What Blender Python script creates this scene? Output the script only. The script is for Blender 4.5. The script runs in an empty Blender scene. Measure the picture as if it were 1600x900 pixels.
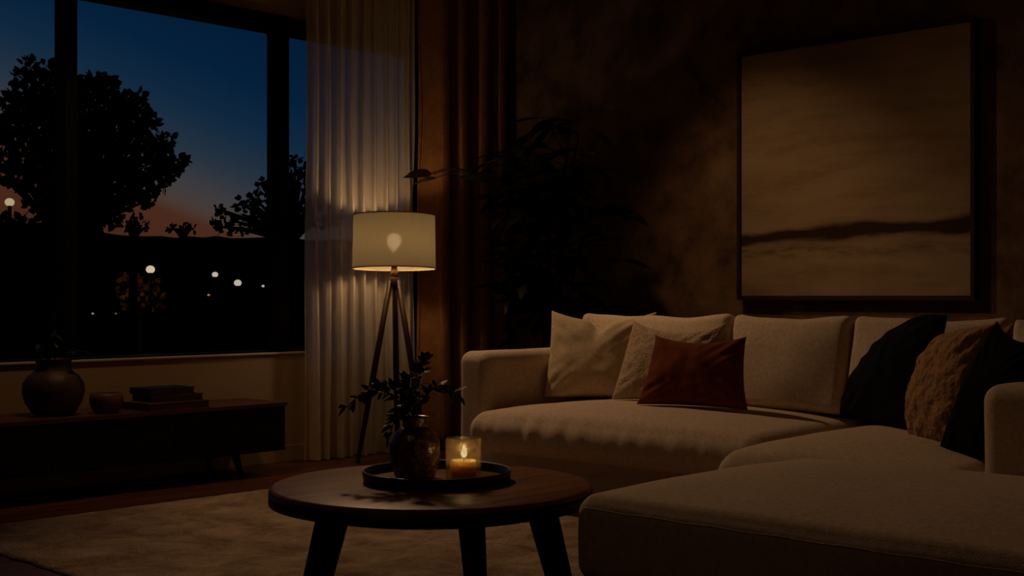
import bpy, bmesh, math, random
from mathutils import Vector, Matrix, noise

random.seed(7)
SC = bpy.context.scene
C = SC.collection
PI = math.pi

# ------------------------------------------------------------------ helpers
def tag(o, label=None, cat=None, group=None, kind=None):
    if label: o['label'] = label
    if cat: o['category'] = cat
    if group: o['group'] = group
    if kind: o['kind'] = kind
    return o

def link_bm(name, bm, mat, parent=None, smooth=True, loc=None):
    me = bpy.data.meshes.new(name)
    bmesh.ops.recalc_face_normals(bm, faces=bm.faces)
    bm.to_mesh(me); bm.free()
    if smooth:
        for p in me.polygons: p.use_smooth = True
    if mat: me.materials.append(mat)
    o = bpy.data.objects.new(name, me); C.objects.link(o)
    if parent: o.parent = parent
    if loc: o.location = loc
    return o

def thing(name, label, cat, loc=(0, 0, 0), rz=0.0, group=None):
    o = bpy.data.objects.new(name, None); C.objects.link(o)
    o.location = loc; o.rotation_euler = (0, 0, rz); o.empty_display_size = .1
    return tag(o, label, cat, group)

def add_box(bm, lo, hi, bev=0.0, M=None):
    r = bmesh.ops.create_cube(bm, size=1.0)
    vs = r['verts']
    lo, hi = Vector(lo), Vector(hi)
    c, s = (lo + hi) / 2, hi - lo
    for v in vs:
        v.co = Vector((v.co.x * s.x, v.co.y * s.y, v.co.z * s.z)) + c
    if bev > 0:
        es = list({e for v in vs for e in v.link_edges})
        rb = bmesh.ops.bevel(bm, geom=es, offset=bev, segments=2, affect='EDGES', profile=.7)
        vs = [v for v in rb['verts']] + [v for v in vs if v.is_valid]
        vs = list(set(vs))
    if M is not None:
        for v in vs: v.co = M @ v.co
    return vs

def box(name, lo, hi, mat, parent=None, bev=0.0, smooth=False):
    bm = bmesh.new(); add_box(bm, lo, hi, bev)
    return link_bm(name, bm, mat, parent, smooth)

def add_lathe(bm, prof, seg=48, cx=0, cy=0, wob=None):
    rings = []
    for (r, z) in prof:
        if r < 1e-5:
            rings.append([bm.verts.new((cx, cy, z))]); continue
        ring = []
        for k in range(seg):
            a = 2 * PI * k / seg
            rr = r + (wob(a, z) if wob else 0)
            ring.append(bm.verts.new((cx + rr * math.cos(a), cy + rr * math.sin(a), z)))
        rings.append(ring)
    for a, b in zip(rings, rings[1:]):
        for k in range(seg):
            k2 = (k + 1) % seg
            if len(a) == 1 and len(b) == 1: continue
            if len(a) == 1: bm.faces.new((a[0], b[k], b[k2]))
            elif len(b) == 1: bm.faces.new((a[k], a[k2], b[0]))
            else: bm.faces.new((a[k], a[k2], b[k2], b[k]))

def lathe(name, prof, mat, parent=None, seg=48, loc=None, wob=None):
    bm = bmesh.new(); add_lathe(bm, prof, seg, wob=wob)
    return link_bm(name, bm, mat, parent, True, loc)

def add_tube(bm, pts, rads, seg=8, cap=True):
    pts = [Vector(p) for p in pts]
    if not hasattr(rads, '__len__'): rads = [rads] * len(pts)
    rings = []; ref = None
    for i, p in enumerate(pts):
        t = (pts[min(i + 1, len(pts) - 1)] - pts[max(i - 1, 0)]).normalized()
        if ref is None:
            ref = t.orthogonal().normalized()
        n = (ref - t * ref.dot(t)).normalized(); ref = n
        b = t.cross(n)
        rings.append([bm.verts.new(p + (n * math.cos(2 * PI * k / seg) + b * math.sin(2 * PI * k / seg)) * rads[i]) for k in range(seg)])
    for a, b in zip(rings, rings[1:]):
        for k in range(seg):
            bm.faces.new((a[k], a[(k + 1) % seg], b[(k + 1) % seg], b[k]))
    if cap:
        bm.faces.new(rings[0][::-1]); bm.faces.new(rings[-1])

def soft_box(name, lo, hi, r, mat, parent=None, n=(16, 16, 6), k=5, fn=None):
    """rounded, evenly gridded upholstery block; fn(p, s, half) may reshape it."""
    lo, hi = Vector(lo), Vector(hi)
    c, half = (lo + hi) / 2, (hi - lo) / 2
    def axis(h, m):
        inner = [-(h - r) + 2 * (h - r) * i / m for i in range(m + 1)]
        edge = [h - r + r * math.tan((i / k) * PI / 4) for i in range(1, k + 1)]
        return [-e for e in reversed(edge)] + inner + edge
    ax = [axis(half[i], n[i]) for i in range(3)]
    bm = bmesh.new(); cache = {}
    def vert(i, j, l):
        key = (i, j, l)
        if key in cache: return cache[key]
        p = Vector((ax[0][i], ax[1][j], ax[2][l]))
        q = Vector([max(-(half[a] - r), min(half[a] - r, p[a])) for a in range(3)])
        d = p - q
        p2 = q + d.normalized() * r if d.length > 1e-9 else p
        s = Vector((p.x / half.x, p.y / half.y, p.z / half.z))
        if fn: p2 = fn(p2.copy(), s, half)
        cache[key] = bm.verts.new(p2 + c)
        return cache[key]
    N = [len(a) - 1 for a in ax]
    for l in (0, N[2]):
        for i in range(N[0]):
            for j in range(N[1]):
                bm.faces.new((vert(i, j, l), vert(i + 1, j, l), vert(i + 1, j + 1, l), vert(i, j + 1, l)))
    for j in (0, N[1]):
        for i in range(N[0]):
            for l in range(N[2]):
                bm.faces.new((vert(i, j, l), vert(i + 1, j, l), vert(i + 1, j, l + 1), vert(i, j, l + 1)))
    for i in (0, N[0]):
        for j in range(N[1]):
            for l in range(N[2]):
                bm.faces.new((vert(i, j, l), vert(i, j + 1, l), vert(i, j + 1, l + 1), vert(i, j, l + 1)))
    return link_bm(name, bm, mat, parent, True)

def nz(x, y, z, f=1.0, seed=0.0):
    return noise.noise(Vector((x * f + seed, y * f + seed * .7, z * f - seed * .3)))

# ------------------------------------------------------------------ materials
def new_mat(name):
    m = bpy.data.materials.new(name); m.use_nodes = True
    nt = m.node_tree; nt.nodes.clear()
    out = nt.nodes.new('ShaderNodeOutputMaterial')
    return m, nt, out

def nd(nt, t, **kw):
    n = nt.nodes.new(t)
    for k_, v in kw.items():
        if k_ in n.inputs: n.inputs[k_].default_value = v
        else: setattr(n, k_, v)
    return n

def ramp(nt, stops, interp='LINEAR'):
    n = nt.nodes.new('ShaderNodeValToRGB')
    cr = n.color_ramp; cr.interpolation = interp
    while len(cr.elements) < len(stops): cr.elements.new(.5)
    for e, (p, col) in zip(cr.elements, stops):
        e.position = p; e.color = (*col, 1) if len(col) == 3 else col
    return n

def coords(nt, scale=(1, 1, 1), loc=(0, 0, 0), kind='Object'):
    tc = nt.nodes.new('ShaderNodeTexCoord'); mp = nt.nodes.new('ShaderNodeMapping')
    mp.inputs['Scale'].default_value = scale; mp.inputs['Location'].default_value = loc
    nt.links.new(tc.outputs[kind], mp.inputs['Vector'])
    return mp.outputs['Vector']

def pbr(name, col, rough=.6, spec=.3, metal=0.0, var=.0, scale=8.0, bump=0.0, bscale=60.0,
        stretch=(1, 1, 1), sheen=0.0, col2=None, detail=6.0, stops=(.35, .68), coat=0.0):
    m, nt, out = new_mat(name)
    b = nd(nt, 'ShaderNodeBsdfPrincipled')
    b.inputs['Roughness'].default_value = rough
    b.inputs['Specular IOR Level'].default_value = spec
    b.inputs['Metallic'].default_value = metal
    b.inputs['Sheen Weight'].default_value = sheen
    b.inputs['Coat Weight'].default_value = coat
    if col2 is None: col2 = tuple(c * (1 - var) for c in col)
    v = coords(nt, stretch)
    n = nd(nt, 'ShaderNodeTexNoise', Scale=scale, Detail=detail, Roughness=.6)
    nt.links.new(v, n.inputs['Vector'])
    r = ramp(nt, [(stops[0], col2), (stops[1], col)])
    nt.links.new(n.outputs['Fac'], r.inputs['Fac'])
    nt.links.new(r.outputs['Color'], b.inputs['Base Color'])
    if bump > 0:
        n2 = nd(nt, 'ShaderNodeTexNoise', Scale=bscale, Detail=4.0)
        nt.links.new(v, n2.inputs['Vector'])
        bp = nd(nt, 'ShaderNodeBump', Strength=bump, Distance=.01)
        nt.links.new(n2.outputs['Fac'], bp.inputs['Height'])
        nt.links.new(bp.outputs['Normal'], b.inputs['Normal'])
    nt.links.new(b.outputs['BSDF'], out.inputs['Surface'])
    return m

def linen(name, col, col2, wscale=260.0, bump=.25, nscale=14.0, sheen=.1):
    """woven cloth: two crossed wave textures drive the bump, noise drives slubs."""
    m, nt, out = new_mat(name)
    b = nd(nt, 'ShaderNodeBsdfPrincipled', Roughness=.95)
    b.inputs['Specular IOR Level'].default_value = .08
    b.inputs['Sheen Weight'].default_value = sheen
    v = coords(nt)
    n = nd(nt, 'ShaderNodeTexNoise', Scale=nscale, Detail=8.0, Roughness=.72)
    nt.links.new(v, n.inputs['Vector'])
    r = ramp(nt, [(.32, col2), (.66, col)])
    nt.links.new(n.outputs['Fac'], r.inputs['Fac'])
    nt.links.new(r.outputs['Color'], b.inputs['Base Color'])
    n3 = nd(nt, 'ShaderNodeTexNoise', Scale=wscale, Detail=2.0)
    nt.links.new(v, n3.inputs['Vector'])
    n4 = nd(nt, 'ShaderNodeTexNoise', Scale=9.0, Detail=3.0)
    nt.links.new(v, n4.inputs['Vector'])
    ad = nd(nt, 'ShaderNodeMath', operation='MULTIPLY_ADD')
    nt.links.new(n4.outputs['Fac'], ad.inputs[0]); ad.inputs[1].default_value = 2.2
    nt.links.new(n3.outputs['Fac'], ad.inputs[2])
    bp = nd(nt, 'ShaderNodeBump', Strength=bump, Distance=.006)
    nt.links.new(ad.outputs['Value'], bp.inputs['Height'])
    nt.links.new(bp.outputs['Normal'], b.inputs['Normal'])
    nt.links.new(b.outputs['BSDF'], out.inputs['Surface'])
    return m

def wood(name, dark, light, axis='X', rough=.35, spec=.4, sc=3.0):
    st = {'X': (.5, 9, 9), 'Y': (9, .5, 9), 'Z': (9, 9, .5)}[axis]
    m = pbr(name, light, rough, spec, col2=dark, scale=sc, stretch=st, detail=8, bump=.06, bscale=30, stops=(.36, .66))
    return m

def emit(name, col, s):
    m, nt, out = new_mat(name)
    e = nd(nt, 'ShaderNodeEmission', Strength=s); e.inputs['Color'].default_value = (*col, 1)
    nt.links.new(e.outputs['Emission'], out.inputs['Surface'])
    return m

def cloth_translucent(name, col, tcol, wt, transp):
    m, nt, out = new_mat(name)
    d = nd(nt, 'ShaderNodeBsdfDiffuse'); t = nd(nt, 'ShaderNodeBsdfTranslucent'); p = nd(nt, 'ShaderNodeBsdfTransparent')
    v = coords(nt, (40, 40, 6))
    n = nd(nt, 'ShaderNodeTexNoise', Scale=6.0, Detail=6.0, Roughness=.7)
    nt.links.new(v, n.inputs['Vector'])
    r = ramp(nt, [(.3, tuple(c * .82 for c in col)), (.7, col)])
    nt.links.new(n.outputs['Fac'], r.inputs['Fac'])
    nt.links.new(r.outputs['Color'], d.inputs['Color'])
    t.inputs['Color'].default_value = (*tcol, 1)
    m1 = nd(nt, 'ShaderNodeMixShader'); m1.inputs[0].default_value = wt
    nt.links.new(d.outputs[0], m1.inputs[1]); nt.links.new(t.outputs[0], m1.inputs[2])
    m2 = nd(nt, 'ShaderNodeMixShader'); m2.inputs[0].default_value = transp
    nt.links.new(m1.outputs[0], m2.inputs[1]); nt.links.new(p.outputs[0], m2.inputs[2])
    nt.links.new(m2.outputs[0], out.inputs['Surface'])
    return m

def thin_glass(name, tint=(1, 1, 1), refl=.03, rough=.02):
    m, nt, out = new_mat(name)
    p = nd(nt, 'ShaderNodeBsdfTransparent'); p.inputs['Color'].default_value = (*tint, 1)
    g = nd(nt, 'ShaderNodeBsdfGlossy', Roughness=rough)
    mx = nd(nt, 'ShaderNodeMixShader'); mx.inputs[0].default_value = refl
    nt.links.new(p.outputs[0], mx.inputs[1]); nt.links.new(g.outputs[0], mx.inputs[2])
    nt.links.new(mx.outputs[0], out.inputs['Surface'])
    return m

M = {}
M['plaster'] = pbr('brown_plaster', (.175, .106, .056), .85, .15, col2=(.066, .037, .020), scale=4.6, detail=14, bump=.45, bscale=14, stops=(.34, .66))
M['paint'] = pbr('warm_paint', (.36, .26, .16), .85, .15, var=.12, scale=3, bump=.05, bscale=90)
M['ceiling'] = pbr('ceiling_paint', (.30, .20, .13), .9, .1, var=.08, scale=2)
M['floor'] = wood('dark_floorboards', (.06, .018, .010), (.14, .045, .022), 'X', .42, .35, 2.0)
M['frame'] = pbr('black_window_frame', (.003, .003, .0035), .6, .08, var=.2)
M['sill'] = pbr('sill_paint', (.55, .47, .38), .6, .3, var=.08)
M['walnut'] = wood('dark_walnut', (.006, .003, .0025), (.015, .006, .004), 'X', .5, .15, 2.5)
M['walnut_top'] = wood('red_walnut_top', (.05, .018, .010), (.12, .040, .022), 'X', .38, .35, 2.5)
M['sofa'] = linen('oatmeal_linen', (.70, .565, .43), (.50, .39, .29), nscale=55)
M['sofa_base'] = linen('oatmeal_linen_base', (.62, .50, .38), (.46, .36, .27), nscale=55)
M['beige'] = linen('beige_cushion_linen', (.70, .56, .38), (.52, .41, .27), nscale=60)
M['boucle'] = linen('sand_boucle', (.58, .45, .32), (.40, .30, .20), wscale=90, bump=.9, nscale=60)
M['rust'] = linen('rust_velvet', (.20, .050, .018), (.13, .030, .011), sheen=.05)
M['black_cloth'] = linen('black_cloth', (.006, .006, .007), (.004, .004, .005), sheen=0)
M['fur'] = linen('brown_textured_weave', (.46, .27, .14), (.22, .115, .06), wscale=70, bump=1.0, nscale=34)
M['black_metal'] = pbr('black_metal', (.012, .010, .009), .4, .4, var=.2)
M['table_wood'] = wood('table_oak', (.12, .042, .014), (.28, .108, .038), 'X', .40, .10, 3.2)
M['table_dark'] = wood('table_leg_wood', (.010, .006, .005), (.022, .012, .009), 'Z', .5, .25)
M['lamp_wood'] = wood('lamp_leg_wood', (.022, .008, .004), (.06, .020, .009), 'Z', .4, .3)
M['brass'] = pbr('aged_brass', (.45, .27, .10), .35, .5, metal=.9, var=.3, scale=20)
M['pole'] = pbr('black_lamp_post', (.0004, .0004, .0004), 1, 0, var=.2)
M['pot'] = pbr('dark_planter', (.02, .018, .016), .6, .3, var=.3)
M['soil'] = pbr('soil', (.02, .012, .008), 1, 0, var=.5, scale=40, bump=1)
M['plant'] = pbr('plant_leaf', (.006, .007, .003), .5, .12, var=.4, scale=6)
M['plant_lit'] = pbr('lamplit_plant_leaf', (.26, .20, .05), .45, .35, var=.35, scale=12)  # same plant's leaves, with the lamp light put into a paler colour
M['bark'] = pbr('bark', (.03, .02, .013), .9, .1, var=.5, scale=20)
M['sprig'] = pbr('sprig_leaf', (.010, .014, .008), .55, .25, var=.4, scale=20)
M['stem'] = pbr('sprig_stem', (.03, .018, .010), .7, .2, var=.3)
M['outleaf'] = pbr('outdoor_leaf', (.020, .030, .016), .8, .05, var=.5, scale=3)
M['outbark'] = pbr('outdoor_bark', (.004, .003, .002), .9, .05, var=.4, scale=3)
M['litleaf'] = pbr('lamplit_leaf', (.11, .042, .010), .8, .05, var=.7, scale=5)  # glow of the street lamp put into an orange leaf colour
M['ground'] = pbr('night_ground', (.0012, .0012, .001), 1, 0, var=.5, scale=.3)
M['clay'] = pbr('dark_clay', (.075, .034, .019), .55, .35, var=.5, scale=5, bump=.3, bscale=25)
M['cup'] = pbr('brown_stoneware', (.15, .078, .042), .45, .4, var=.35, scale=9, bump=.2, bscale=40)
M['book_dark'] = pbr('black_book_cloth', (.008, .008, .010), .6, .3, var=.2)
M['book_red'] = pbr('red_book_cloth', (.10, .018, .012), .6, .3, var=.2)
M['book_tan'] = pbr('tan_book_cloth', (.11, .065, .040), .6, .3, var=.2)
M['paper'] = pbr('book_paper', (.16, .10, .06), .9, .1, var=.25, scale=4, stretch=(1, 1, 60))
M['wax'] = pbr('candle_wax', (.80, .66, .42), .5, .3, var=.05)
wb = next(n for n in M['wax'].node_tree.nodes if n.type == 'BSDF_PRINCIPLED')
wb.inputs['Subsurface Weight'].default_value = 1.0; wb.inputs['Subsurface Radius'].default_value = (1, .55, .2); wb.inputs['Subsurface Scale'].default_value = .07
M['wick'] = pbr('burnt_wick', (.01, .008, .006), .9, .1, var=.2)
M['pane'] = thin_glass('window_glass', (.97, .98, 1), .0003)
M['sheer'] = cloth_translucent('sheer_voile', (.78, .63, .45), (.84, .82, .82), .48, .15)
M['drape'] = linen('brown_velvet_drape', (.29, .128, .045), (.20, .086, .030), sheen=.02)
M['shade'] = cloth_translucent('linen_shade', (.72, .60, .42), (.112, .094, .060), .50, .0026)

# ------------------------------------------------------------------ room shell
XW, YW, CZ = 6.45, 6.33, 3.14
XB, YB = -1.7, -1.7
W0, W1, WZ0, WZ1 = .35, 5.80, .66, 2.69          # window opening

def structure(o): o['kind'] = 'structure'; return o

structure(box('floor', (XB - .15, YB - .15, -.15), (XW + .15, YW + .15, 0), M['floor']))
structure(box('ceiling', (XB - .15, YB - .15, CZ), (XW + .15, YW + .15, CZ + .15), M['ceiling']))
bm = bmesh.new()
add_box(bm, (XB - .15, YW, 0), (W0, YW + .16, CZ))
add_box(bm, (W1, YW, 0), (XW + .15, YW + .16, CZ))
add_box(bm, (W0, YW, 0), (W1, YW + .16, WZ0))
add_box(bm, (W0, YW, WZ1), (W1, YW + .16, CZ))
structure(link_bm('wall_left', bm, M['paint'], None, False))
structure(box('wall_right', (XW, YB, 0), (XW + .15, YW, CZ), M['plaster']))
structure(box('wall_back', (XB - .15, YB, 0), (XB, YW, CZ), M['paint']))
structure(box('wall_front', (XB - .15, YB - .15, 0), (XW + .15, YB, CZ), M['paint']))
structure(box('baseboard_left', (XB, YW - .015, 0), (XW, YW - .0005, .10), M['paint'], bev=.004))
structure(box('baseboard_right', (XW - .015, YB, 0), (XW - .0005, YW - .02, .10), M['plaster'], bev=.004))
structure(box('trim_1', (W0, YW - .014, WZ0 - .008), (W1, YW + .10, WZ0 + .004), M['sill'], bev=.004))

# the window: frame, mullions and panes
win = bpy.data.objects.new('window_1', None); C.objects.link(win); win.location = ((W0 + W1) / 2, YW + .08, WZ0)
structure(win)
def wpart(name, lo, hi, mat, bev=.004):
    l = Vector(win.location)
    return box(name, Vector(lo) - l, Vector(hi) - l, mat, win, bev)
wpart('top_rail', (W0, YW - .02, 2.599), (W1, YW + .13, WZ1), M['frame'])
wpart('bottom_rail', (W0, YW + .01, WZ0 + .004), (W1, YW + .13, WZ0 + .014), M['frame'])
wpart('jamb', (W0, YW + .0, WZ0), (W0 + .06, YW + .13, WZ1), M['frame'])
wpart('jamb', (W1 - .06, YW + .0, WZ0), (W1, YW + .13, WZ1), M['frame'])
mulls = [(1.76, 1.90), (3.256, 3.324), (4.62, 4.699)]
for a, b in mulls:
    wpart('mullion', (a, YW - .001, WZ0 + .004), (b, YW + .12, 2.63), M['frame'])
edges = [W0 + .06] + [e for m_ in mulls for e in m_] + [W1 - .06]
for i in range(0, len(edges), 2):
    wpart('glass_pane', (edges[i] - .01, YW + .070, WZ0 + .03), (edges[i + 1] + .01, YW + .076, 2.63), M['pane'], 0)

# ------------------------------------------------------------------ curtains
def curtain(name, x0, x1, y, z0, z1, folds, amp, mat, label, cat, seed, nx=240, nzv=30, flare=.0, hem=.0):
    bm = bmesh.new(); grid = []
    for j in range(nzv + 1):
        t = j / nzv; z = z0 + (z1 - z0) * t; row = []
        for i in range(nx + 1):
            u = i / nx
            uu = u + .018 * nz(u * 3, t * 1.5, 0, 2.2, seed)
            ph = folds(uu)
            a = amp * (.75 + .5 * (nz(u * 5, 0, 0, 1.7, seed + 3) + .5)) * (1 - .25 * t)
            x = x0 + (x1 - x0) * u + .35 * a * math.cos(ph * 2) + flare * (1 - t) ** 3 * (u - .5)
            yy = y + a * math.sin(ph) + .25 * a * math.sin(2 * ph + seed) + hem * (1 - t) ** 6 * math.sin(ph * .5 + 1)
            row.append(bm.verts.new((x, yy, z)))
        grid.append(row)
    for j in range(nzv):
        for i in range(nx):
            bm.faces.new((grid[j][i], grid[j][i + 1], grid[j + 1][i + 1], grid[j + 1][i]))
    o = link_bm(name, bm, mat)
    return tag(o, label, cat)

curtain('sheer_curtain', 4.72, 5.60, 6.20, .008, CZ - .03, lambda u: 2 * PI * 9.5 * u, .034, M['sheer'],
        'pale sheer floor length curtain hanging at the window behind the tripod lamp', 'curtain', 1.3, hem=.02)
dr = curtain('velvet_drape', 5.635, 6.40, 6.12, .008, CZ - .03, lambda u: 2 * PI * (4.2 * u + .12), .075, M['drape'],
        'heavy dark brown drape gathered in the corner beside the sheer curtain', 'curtain', 5.1)
so = dr.modifiers.new('thickness', 'SOLIDIFY'); so.thickness = .006

# ------------------------------------------------------------------ wall art
art = thing('wall_art', 'large framed abstract canvas of beige with a dark brown band above the sofa', 'painting', (XW - .002, 3.525, 1.70))
ay0, ay1, az0, az1 = 2.828, 4.216, 1.003, 2.412
def art_mat():
    m, nt, out = new_mat('abstract_canvas')
    b = nd(nt, 'ShaderNodeBsdfPrincipled', Roughness=.85); b.inputs['Specular IOR Level'].default_value = .12
    tc = nt.nodes.new('ShaderNodeTexCoord'); sp = nt.nodes.new('ShaderNodeSeparateXYZ')
    nt.links.new(tc.outputs['Object'], sp.inputs[0])
    def noise_(sc, scale, det=8.0, rough=.65, loc=(0, 0, 0)):
        v = coords(nt, sc, loc)
        n = nd(nt, 'ShaderNodeTexNoise', Scale=scale, Detail=det, Roughness=rough)
        nt.links.new(v, n.inputs['Vector']); return n.outputs['Fac']
    def mth(op, a, b_=None, c=None):
        n = nd(nt, 'ShaderNodeMath', operation=op)
        for i, x in enumerate((a, b_, c)):
            if x is None: continue
            if hasattr(x, 'links') or hasattr(x, 'node'): nt.links.new(x, n.inputs[i])
            else: n.inputs[i].default_value = x
        return n.outputs[0]
    base = ramp(nt, [(.30, (.185, .126, .072)), (.52, (.25, .178, .107)), (.75, (.295, .212, .132))])
    nt.links.new(noise_((1, .8, 3.5), 2.4, 10), base.inputs['Fac'])
    Y_, Z_ = sp.outputs['Y'], sp.outputs['Z']
    wob = mth('MULTIPLY_ADD', noise_((1, 1.3, 5), 1.6, 8, .55), .13, -.065)
    # main band: centre rises a little to the viewer's right (smaller Y)
    d = mth('ABSOLUTE', mth('ADD', mth('SUBTRACT', Z_, mth('MULTIPLY_ADD', Y_, -.022, -.346)), wob))
    wdt = mth('MULTIPLY_ADD', noise_((1, 1.6, 1), 1.1, 3, loc=(0, 3, 0)), .075, .016)
    band = mth('SUBTRACT', 1.0, mth('SMOOTH_MIN', 1.0, mth('DIVIDE', d, wdt), .3))
    bandr = ramp(nt, [(.0, (0, 0, 0)), (.62, (1, 1, 1))]); nt.links.new(band, bandr.inputs['Fac'])
    mx = nd(nt, 'ShaderNodeMix', data_type='RGBA')
    nt.links.new(bandr.outputs['Color'], mx.inputs[0]); nt.links.new(base.outputs['Color'], mx.inputs[6]); mx.inputs[7].default_value = (.030, .017, .011, 1)
    # thinner broken streak lower down
    d2 = mth('ABSOLUTE', mth('ADD', mth('SUBTRACT', Z_, -.452), wob))
    br = ramp(nt, [(.46, (0, 0, 0)), (.66, (1, 1, 1))]); nt.links.new(noise_((1, 2.5, 11), 1.8, 8, loc=(0, 7, 2)), br.inputs['Fac'])
    b2 = mth('SUBTRACT', 1.0, mth('MINIMUM', 1.0, mth('DIVIDE', d2, .05)))
    f2 = mth('MULTIPLY', b2, br.outputs['Color'])
    mx2 = nd(nt, 'ShaderNodeMix', data_type='RGBA')
    nt.links.new(f2, mx2.inputs[0]); nt.links.new(mx.outputs[2], mx2.inputs[6]); mx2.inputs[7].default_value = (.07, .042, .026, 1)
    nt.links.new(mx2.outputs[2], b.inputs['Base Color'])
    bp = nd(nt, 'ShaderNodeBump', Strength=.25, Distance=.004)
    nt.links.new(noise_((1, 30, 90), 4, 4), bp.inputs['Height']); nt.links.new(bp.outputs['Normal'], b.inputs['Normal'])
    nt.links.new(b.outputs[0], out.inputs['Surface'])
    return m
aL = Vector(art.location)
cv = box('canvas', Vector((XW - .050, ay0, az0)) - aL, Vector((XW - .008, ay1, az1)) - aL, art_mat(), art)
bm = bmesh.new(); fw_ = .026
for lo, hi in (((XW - .062, ay0 - fw_, az0 - fw_), (XW - .003, ay0 - .004, az1 + fw_)), ((XW - .062, ay1 + .004, az0 - fw_), (XW - .003, ay1 + fw_, az1 + fw_)),
               ((XW - .062, ay0 - .004, az0 - fw_), (XW - .003, ay1 + .004, az0 - .004)), ((XW - .062, ay0 - .004, az1 + .004), (XW - .003, ay1 + .004, az1 + fw_))):
    add_box(bm, Vector(lo) - aL, Vector(hi) - aL, .002)
link_bm('picture_frame', bm, pbr('dark_bronze_frame', (.030, .014, .008), .55, .15, var=.3), art, False)

# ------------------------------------------------------------------ sofa
sofa = thing('sectional_sofa', 'large oatmeal linen sectional sofa with a deep chaise under the framed canvas', 'sofa', (4.9, 3.2, 0))
SL = Vector(sofa.location)
def sl(p): return Vector(p) - SL

def seat_fn(seed, crown, folds=True, front_pulls=True):
    def fn(p, s, half):
        t = max(0, 1 - abs(s.x) ** 3) * max(0, 1 - abs(s.y) ** 3)
        if p.z > 0: p.z += crown * t * max(0, s.z)
        p.z += .006 * nz(p.x, p.y, 0, 3.0, seed) * max(0, s.z)
        side = max(0, abs(s.x) - .55) / .45
        if front_pulls and s.x < -.5:
            w = math.exp(-((p.z - .02) / .09) ** 2)
            p.x -= w * .011 * nz(p.y * 17, p.z * 2, 0, 1.0, seed) + .010 * w
            p.x += w * .007 * math.sin(p.y * 47 + 3 * nz(p.y, 0, 0, 2, seed)) * max(0, nz(p.y, 1, 0, 2.2, seed) + .25)
        return p
    return fn
def arm_fn(seed):
    def fn(p, s, half):
        p.z += .006 * nz(p.x, p.y, p.z, 4, seed)
        p.y += .006 * nz(p.x, p.y, p.z, 3, seed + 4) * (1 - s.z * s.z * .3)
        return p
    return fn
def block_fn(seed, amp=.004):
    def fn(p, s, half):
        return p + Vector((nz(p.x, p.y, p.z, 3, seed), nz(p.x, p.y, p.z, 3, seed + 2), nz(p.x, p.y, p.z, 3, seed + 4))) * amp
    return fn

soft_box('base', sl((4.52, 2.78, .065)), sl((5.55, 4.68, .262)), .022, M['sofa_base'], sofa, (14, 26, 4), 3, block_fn(1))
soft_box('chaise_base', sl((2.84, 1.05, .065)), sl((3.98, 2.41, .30)), .03, M['sofa_base'], sofa, (12, 18, 4), 3, block_fn(2))
soft_box('corner_base', sl((4.0, 1.56, .065)), sl((5.55, 2.76, .26)), .03, M['sofa_base'], sofa, (12, 18, 4), 3, block_fn(3))
soft_box('back_frame', sl((5.42, 1.58, .25)), sl((5.64, 4.66, .80)), .05, M['sofa_base'], sofa, (4, 30, 8), 4, block_fn(4))
soft_box('arm', sl((4.52, 4.47, .20)), sl((5.62, 4.685, .722)), .058, M['sofa'], sofa, (20, 4, 8), 5, arm_fn(5))
soft_box('arm', sl((4.10, 1.54, .20)), sl((5.62, 1.785, .712)), .06, M['sofa'], sofa, (20, 4, 8), 5, arm_fn(8))
soft_box('seat_cushion', sl((4.37, 2.80, .245)), sl((5.42, 4.475, .435)), .085, M['sofa'], sofa, (22, 90, 8), 6, seat_fn(11, .055))
soft_box('corner_cushion', sl((3.99, 1.80, .23)), sl((5.42, 2.775, .42)), .09, M['sofa'], sofa, (24, 24, 6), 6, seat_fn(15, .055, front_pulls=False))
def chaise_fn(p, s, half):
    t = max(0, 1 - abs(s.x) ** 2.6) * max(0, 1 - abs(s.y) ** 3.5)
    if s.z > 0: p.z += .045 * t * s.z
    p.z += .007 * nz(p.x, p.y, 0, 2.6, 21) * max(0, s.z)
    p.x -= .008 * (1 - s.z * s.z) * (1 if s.x < -.6 else 0)
    return p
chaise = soft_box('chaise_cushion', sl((2.81, 1.02, .17)), sl((4.075, 2.43, .425)), .055, M['sofa'], sofa, (26, 34, 6), 6, chaise_fn)
# stitched piping round the chaise front
bm = bmesh.new()
pts = [sl((2.8105, 2.385 - i * 1.32 / 60, .391 + .0012 * math.sin(i * .7))) for i in range(61)]
add_tube(bm, pts, .0026, 6)
link_bm('piping', bm, M['sofa_base'], chaise)

def back_cushion(y0, y1, top, seed, th=.21, lean=13):
    w, h = y1 - y0, top - .44
    def fn(p, s, half):
        t = max(0, 1 - abs(s.y) ** 2.5) * max(0, 1 - abs(s.z) ** 2.5)
        p.x += s.x * .05 * t
        p.z += .020 * max(0, s.z) * (abs(s.y) ** 3 - .5) + .010 * nz(p.y, p.x, 0, 5, seed) * max(0, s.z)
        p.x += .010 * nz(p.y, p.z, 0, 4.5, seed + 1) + .004 * math.sin(p.y * 40 + p.z * 20) * max(0, nz(p.y, p.z, 0, 3, seed))
        return p
    o = soft_box('back_cushion', (-th / 2, -w / 2, 0), (th / 2, w / 2, h), .042, M['sofa'], sofa, (4, 22, 18), 5, fn)
    o.location = sl((5.225, (y0 + y1) / 2, .458)); o.rotation_euler = (0, math.radians(lean), 0)
    return o
back_cushion(3.505, 4.46, .885, 31)
back_cushion(2.865, 3.495, .885, 32)
back_cushion(2.145, 2.855, .885, 33)
back_cushion(1.80, 2.135, .885, 34)
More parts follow.
